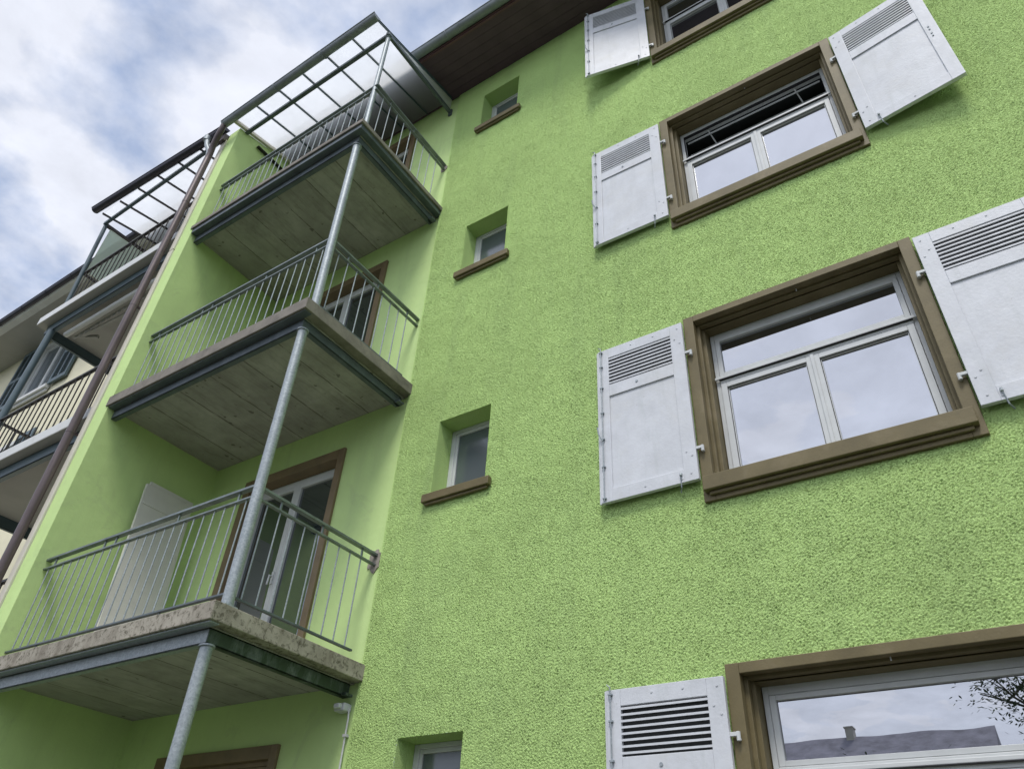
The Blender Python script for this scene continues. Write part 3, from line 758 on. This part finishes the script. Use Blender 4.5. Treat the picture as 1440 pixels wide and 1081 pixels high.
def nb_window(h):
    x0, x1, z0, z1 = h
    f = MB(); ring(f, x0, x1, z0, z1, .10, .10, .10, .10, -.02, .12)
    o = f.build('window', M['whitetrim'], Nb, bevel=.004, at=((x0+x1)/2, 0, z0))
    f = MB(); mx = (x0+x1)/2
    ring(f, x0+.101, mx, z0+.1, z1-.1, .06, .05, .07, .06, .05, .11); ring(f, mx+.001, x1-.101, z0+.1, z1-.1, .05, .06, .07, .06, .05, .11); f.build('sash', M['frame'], o)
    p = MB(); p.box(x0+.12, x1-.12, .075, .08, z0+.12, z1-.12); p.build('pane', M['glass_small'], o)
    s = MB(); s.box(x0-.04, x1+.04, -.11, -.021, z0-.05, z0+.03); s.box(x0-.02, x1+.02, -.06, -.021, z0-.11, z0-.051); s.build('sill', M['whitetrim'], o, bevel=.005)
    for sd, xh in ((-1, x0-.01), (1, x1+.01)):
        W_ = .62; q = lambda a, b: (min(xh+sd*a, xh+sd*b), max(xh+sd*a, xh+sd*b))
        f = MB(); f.box(*q(0, .07), -.085, -.04, z0+.02, z1-.02); f.box(*q(W_-.07, W_), -.085, -.04, z0+.02, z1-.02)
        for a_, b_ in ((z0+.02, z0+.12), ((z0+z1)/2-.05, (z0+z1)/2+.05), (z1-.12, z1-.02)): f.box(*q(.07, W_-.07), -.085, -.04, a_, b_)
        f.box(*q(W_/2-.025, W_/2+.025), -.086, -.041, z0+.12, z1-.12)
        zz = z0+.15
        while zz < z1-.14:
            a, b = q(.07, W_-.07); f.poly_prism([(a,-.080,zz-.012),(a,-.046,zz+.018),(a,-.046,zz+.010),(a,-.080,zz-.02)], (b-a,0,0)); zz += .042
        f.build('shutter', M['bluegrey'], o, bevel=.002)
    r = MB(); r.add([(x0,.2,z0),(x1,.2,z0),(x1,.2,z1),(x0,.2,z1)], [(0,1,2,3)]); r.build('backing', M['room'], o)
nb_window(nwin); nb_window(nwin2)
for h in nd:
    x0, x1, z0, z1 = h
    f = MB(); ring(f, x0, x1, z0, z1, .08, .08, .08, .08, .04, .12); ring(f, x0+.7, x1-.7, z0+.08, z1-.08, .05, .05, 0, 0, .05, .11); o = f.build('balcony_door', M['frame'], Nb, at=(x0, 0, z0))
    p = MB(); p.box(x0+.08, x1-.08, .09, .095, z0+.08, z1-.08); p.build('pane', M['glass_door'], o)
NX0, NX1 = -9.05, -5.565
def nb_balcony(s, label):
    f = MB(); f.box(NX0, NX1, -1.50, -1.30, s-.14, s, 0); f.box(NX0, NX1, -1.30, -.001, s-.14, s-.01, 1)
    f.box(NX0+.001, NX1, -1.499, -.001, s-.152, s-.1405, 1)
    o = f.build('balcony', None, Nb, mats=[M['whitetrim'], M['greysoffit']], bevel=.004, at=((NX0+NX1)/2, -.75, s)); o['label'] = label
    b = MB(); z0, z1 = s-.31, s-.153
    b.box(NX0+.12, NX1, -1.38, -1.366, z0, z1); b.box(NX0+.12, NX1, -1.38, -1.31, z0, z0+.014); b.box(NX0+.12, NX1, -1.38, -1.31, z1-.014, z1); b.build('edge_beam', M['bluegrey'], o, bevel=.003)
    b = MB(); b.box(NX0+.135, NX0+.15, -1.365, -.01, z0-.0, z1); b.box(NX0+.09, NX0+.15, -1.365, -.01, z0, z0+.014); b.build('edge_beam', M['bluegrey'], o, bevel=.003)
    h = MB(); yr = -1.36; xr = NX0+.30
    for z, t, wd in ((s+.98, .03, .045), (s+.09, .014, .03)): h.box(xr, NX1, yr-wd/2, yr+wd/2, z-t, z); h.box(xr-wd/2, xr+wd/2, yr, 0, z-t, z)
    h.build('handrail', M['black'], o, bevel=.003)
    x = xr+.10
    while x < NX1-.02:
        MB().tube([(x,yr,s+.085),(x,yr,s+.95)], .009, 8).build('baluster', M['black'], o, smooth=True, at=(x, yr, s)); x += .155
    y = yr+.12
    while y < -.05:
        MB().tube([(xr,y,s+.085),(xr,y,s+.95)], .009, 8).build('baluster', M['black'], o, smooth=True, at=(xr, y, s)); y += .125
    return o
nb0 = nb_balcony(6.45, 'lower balcony of the cream house')
nb1 = nb_balcony(9.43, 'upper balcony of the cream house, an awning below it')
nb_1 = nb_balcony(3.55, 'lowest balcony of the cream house')
NPX = -8.72
for a, b2, par in ((0, 3.24, None), (3.55, 6.14, nb_1), (6.45, 9.12, nb0), (9.43, 11.6, nb1)):
    f = MB(); f.tube([(NPX,-1.36,a+.001),(NPX if a < 9 else -8.78,-1.36 if a < 9 else -1.44,b2)], .050 if a < 9 else .032, 18); f.build('post', M['bluegrey'], par or Nb, smooth=True)
# canopy of the neighbour
c = MB(); nrx = [-8.62+.507*i for i in range(7)]
def ngz(y): return 11.93+y*.20
for x in nrx: c.bar((x,-1.62,ngz(-1.62)-.018), (x,-.02,ngz(-.02)-.018), .016, .036)
NC = c.build('canopy', M['black'], Nb, at=(-7.3,-.8,11.8))
for a, b2 in zip(nrx[:-1], nrx[1:]):
    p = MB(); p.poly_prism([(a+.004,-1.61,ngz(-1.61)),(b2-.004,-1.61,ngz(-1.61)),(b2-.004,-.02,ngz(-.02)),(a+.004,-.02,ngz(-.02))], (0,0,.006)); p.build('glass_panel', M['canopy'], NC)
c = MB(); c.bar((-8.80,-1.46,11.585), (NX1,-1.49,11.585), .05, .065); c.build('front_purlin', M['bluegrey'], NC, bevel=.006)
c = MB(); c.bar((-8.77,-1.45,11.56), (-8.77,-.0,11.62), .045, .06); c.build('side_beam', M['black'], NC)
c = MB(); c.halfgutter((-8.68,-1.725,ngz(-1.6)-.01), (-5.44,-1.58,ngz(-1.6)+.03), .064, (0,-1,0), .004, 12)

c.build('canopy_gutter', M['darkgutter'], NC, smooth=True)
c = MB(); c.poly_prism([(-8.74,-1.36,10.45),(-8.74,-.04,10.45),(-8.74,-.04,11.54),(-8.74,-1.36,11.50)], (.008,0,0)); c.build('side_screen', M['screen'], NC)
# awning rolled up below the upper balcony
a = MB(); a.tube([(-8.52,-1.22,9.06),(-5.75,-1.22,9.06)], .042, 16)
AW = a.build('awning_roll', M['whitetrim'], Nb, smooth=True, at=(-7, -1.22, 9.06))
a = MB(); x = -8.40
while x < -5.8:
    a.box(x, x+.085, -1.13, -1.125, 8.985, 9.04); x += .14
a.box(-8.45, -5.75, -1.135, -1.115, 9.041, 9.062); a.build('valance', M['greysoffit'], AW)
a = MB(); a.bar((-8.30,-1.10,9.0), (-7.0,-1.04,9.0), .05, .03); a.bar((-8.30,-1.10,9.0), (-8.05,-.95,9.02), .05, .05); a.build('folding_arm', M['greysoffit'], AW, bevel=.004)
# dark bundle on the lower neighbour balcony
bd = MB(); rngb = random.Random(5)
nu, nv = 14, 9; vs = []; fs = []
for i in range(nv+1):
    ph = math.pi*i/nv
    for j in range(nu):
        th = 2*math.pi*j/nu; rr = 1+.16*math.sin(3*th+1.3*i)+rngb.uniform(-.05, .05)
        vs.append((-7.02+.17*rr*math.sin(ph)*math.cos(th), -1.22+.10*rr*math.sin(ph)*math.sin(th), 6.45+.13+.13*math.cos(ph)*(1+.25*math.cos(th))))
for i in range(nv):
    for j in range(nu): fs.append((i*nu+j, i*nu+(j+1) % nu, (i+1)*nu+(j+1) % nu, (i+1)*nu+j))
bd.add(vs, fs); o = bd.build('cloth_bundle', M['darkthing'], None, smooth=True, at=(-7.02,-1.22,6.45))
tag(o, 'small dark crumpled bundle behind the black bars of the cream house balcony', 'bundle')

# ------------------------------------------------------------------ across the yard: seen mirrored in the lowest window
def far_house(x, y, wd, h, rh, label):
    r = empty('house', (x, y, 0), label, 'house', 'houses across the yard')
    w = MB(); w.box(x-wd/2, x+wd/2, y-5, y+5, 0, h); w.build('wall', M['housewall'], r)
    w = MB(); w.poly_prism([(x-wd/2-.4,y+5.6,h-.1),(x-wd/2-.4,y,h+rh),(x-wd/2-.4,y-5.6,h-.1)], (wd+.8,0,0)); rf = w.build('roof', M['hazed_tile'], r)
    for k_ in range(3):
        cx_ = x-wd/2+wd*(k_+.7)/3.4; w = MB(); w.box(cx_-.16, cx_+.16, y-.25, y+.25, h+rh-.8, h+rh+.32); w.box(cx_-.20, cx_+.20, y-.29, y+.29, h+rh+.321, h+rh+.38); w.build('chimney', M['housewall'], rf)
    for k_ in range(int(wd//3)):
        for fl in range(int(h//2.8)):
            wx = x-wd/2+1.5+k_*3; wz = 1.0+fl*2.8
            w = MB(); ring(w, wx-.55, wx+.55, wz, wz+1.4, .08, .08, .08, .08, y+5.001, y+5.06); wo = w.build('window', M['frame'], r)
            w = MB(); w.box(wx-.47, wx+.47, y+5.002, y+5.02, wz+.08, wz+1.32); w.build('pane', M['glass_door'], wo)
far_house(-13, -34, 26, 6.9, 3.9, 'long pale house with chimneys, mirrored in the lowest large window')
far_house(16, -36, 20, 7.2, 4.2, 'pale house with tiled roof across the yard behind the broadleaf tree')

leafm, nt, out = new_mat('leaf_green'); v = objco(nt)
principled(nt, out, ramp(nt, noise(nt, 3, 3, .6, v), [(.3, (.035, .07, .02)), (.7, (.08, .14, .04))]).outputs[0], .6)
T_ = empty('broadleaf_tree', (1.9, -12.6, 0), 'broadleaf tree with drooping twigs, mirrored in the lowest large window', 'tree')
mb = MB(); rt = random.Random(11); tips = []
def limb(p, d, L, r, depth):
    pts = [p]; rad = [r]
    for i in range(4):
        d = (d+Vector((rt.uniform(-.25,.25), rt.uniform(-.25,.25), rt.uniform(-.1,.15)-(.12 if depth > 1 else 0)))).normalized()
        pts.append(pts[-1]+d*L/4); rad.append(r*(1-.18*(i+1)))
    mb.tube(pts, r, 7, radii=rad)
    if depth >= 3:
        tips.extend(pts[1:]); return
    for i in range(5):
        an = rt.uniform(0, 6.28); nd_ = (d*.5+Vector((math.cos(an), math.sin(an), rt.uniform(-.1, .6)))).normalized()
        limb(pts[rt.randint(2, 4)], nd_, L*.66, r*.45, depth+1)
limb(Vector((1.9,-12.6,0)), Vector((0,0,1)), 4.0, .2, 0)
mb.build('trunk', M['bark'], T_, smooth=True)
lf = MB()
for p in tips:
    for i in range(34):
        q_ = p+Vector((rt.gauss(0,.20), rt.gauss(0,.20), rt.gauss(-.06,.2))); a = rt.uniform(0, 6.28); e = rt.uniform(-.8, .5)
        d = Vector((math.cos(a)*math.cos(e), math.sin(a)*math.cos(e), math.sin(e))); s_ = d.cross(Vector((0,0,1))).normalized()*.020
        lf.add([q_, q_+d*.04+s_, q_+d*.10, q_+d*.04-s_], [(0,1,2,3)])
lf.build('crown', leafm, T_)

# ------------------------------------------------------------------ camera
cam = bpy.data.cameras.new('camera'); co_ = bpy.data.objects.new('camera', cam); COL.objects.link(co_); sc.camera = co_
cam.sensor_fit = 'HORIZONTAL'; cam.sensor_width = 36; cam.lens = 1051.072*36/1440; cam.clip_end = 2000; cam.clip_start = .05
def rotm(rx, ry, rz): return Matrix.Rotation(rz, 3, 'Z') @ Matrix.Rotation(rx, 3, 'X') @ Matrix.Rotation(ry, 3, 'Z')
CAMP = dict(x=2.26631, y=-4.41176, z=1.74238, rx=2.232797, ry=0.065707, rz=0.622626)
co_.matrix_world = Matrix.Translation((CAMP['x'], CAMP['y'], CAMP['z'])) @ rotm(CAMP['rx'], CAMP['ry'], CAMP['rz']).to_4x4()

# ------------------------------------------------------------------ light
SD = Vector((.25, -.62, 1.1)).normalized()          # direction to the sun, veiled by cloud
elev = math.asin(SD.z); 
W = bpy.data.worlds.new('World'); sc.world = W; W.use_nodes = True; nt = W.node_tree; nt.nodes.clear()
out = nt.nodes.new('ShaderNodeOutputWorld'); bg = nt.nodes.new('ShaderNodeBackground'); bg.inputs[1].default_value = .12
sky = nt.nodes.new('ShaderNodeTexSky'); sky.sky_type = 'NISHITA'; sky.sun_disc = False; sky.sun_elevation = elev
sky.sun_rotation = math.atan2(SD.x, SD.y); sky.air_density = 1.2; sky.dust_density = 2.0
tc = nt.nodes.new('ShaderNodeTexCoord'); nrm = nt.nodes.new('ShaderNodeVectorMath'); nrm.operation = 'NORMALIZE'; nt.links.new(tc.outputs['Generated'], nrm.inputs[0])
sp = nt.nodes.new('ShaderNodeSeparateXYZ'); nt.links.new(nrm.outputs[0], sp.inputs[0])
zc = nt.nodes.new('ShaderNodeMath'); zc.operation = 'MAXIMUM'; zc.inputs[1].default_value = 0; nt.links.new(sp.outputs[2], zc.inputs[0])
za = nt.nodes.new('ShaderNodeMath'); za.operation = 'ADD'; za.inputs[1].default_value = .12; nt.links.new(zc.outputs[0], za.inputs[0])
dv = nt.nodes.new('ShaderNodeVectorMath'); dv.operation = 'DIVIDE'; nt.links.new(nrm.outputs[0], dv.inputs[0])
cb = nt.nodes.new('ShaderNodeCombineXYZ')
for i in range(3): nt.links.new(za.outputs[0], cb.inputs[i])
nt.links.new(cb.outputs[0], dv.inputs[1])
mp = nt.nodes.new('ShaderNodeMapping'); mp.inputs['Location'].default_value = (3.9, 2.6, 0); nt.links.new(dv.outputs[0], mp.inputs[0])
n1 = noise(nt, 4.8, 9, .52, mp.outputs[0], .1); n2 = noise(nt, 6.5, 8, .6, mp.outputs[0], .2)
dt = nt.nodes.new('ShaderNodeVectorMath'); dt.operation = 'DOT_PRODUCT'; dt.inputs[1].default_value = Vector((-.08, -.78, .60)).normalized(); nt.links.new(nrm.outputs[0], dt.inputs[0])
cover = maprange(nt, n1, .40, .575, 0, 1)
shade = maprange(nt, n2, .32, .68, .84, 1.05)
glow = maprange(nt, dt.outputs['Value'], .55, .98, .95, 1.6)
skyc = mixc(nt, .75, sky.outputs[0], (3.5, 4.2, 5.8))
veil = maprange(nt, dt.outputs['Value'], .55, .85, 0, .80)
mxv = nt.nodes.new('ShaderNodeMath'); mxv.operation = 'MAXIMUM'; nt.links.new(cover, mxv.inputs[0]); nt.links.new(veil, mxv.inputs[1]); cover = mxv.outputs[0]
cl = mixc(nt, cover, skyc, (6.1, 6.35, 7.1))
def mulc(c, s):
    m = nt.nodes.new('ShaderNodeVectorMath'); m.operation = 'SCALE'; nt.links.new(c, m.inputs[0]); nt.links.new(s, m.inputs['Scale']); return m.outputs[0]
cl = mulc(mulc(cl, shade), glow)
nt.links.new(cl, bg.inputs[0]); nt.links.new(bg.outputs[0], out.inputs[0])
sun = bpy.data.lights.new('sun', 'SUN'); sun.energy = 1.8; sun.angle = R(16); sun.color = (1, .96, .9)
so = bpy.data.objects.new('sun', sun); COL.objects.link(so); so.rotation_euler = SD.to_track_quat('Z', 'Y').to_euler(); so.location = (0,-10,20)
sc.view_settings.view_transform = 'Standard'; sc.view_settings.look = 'None'; sc.view_settings.gamma = 1; sc.view_settings.exposure = .36
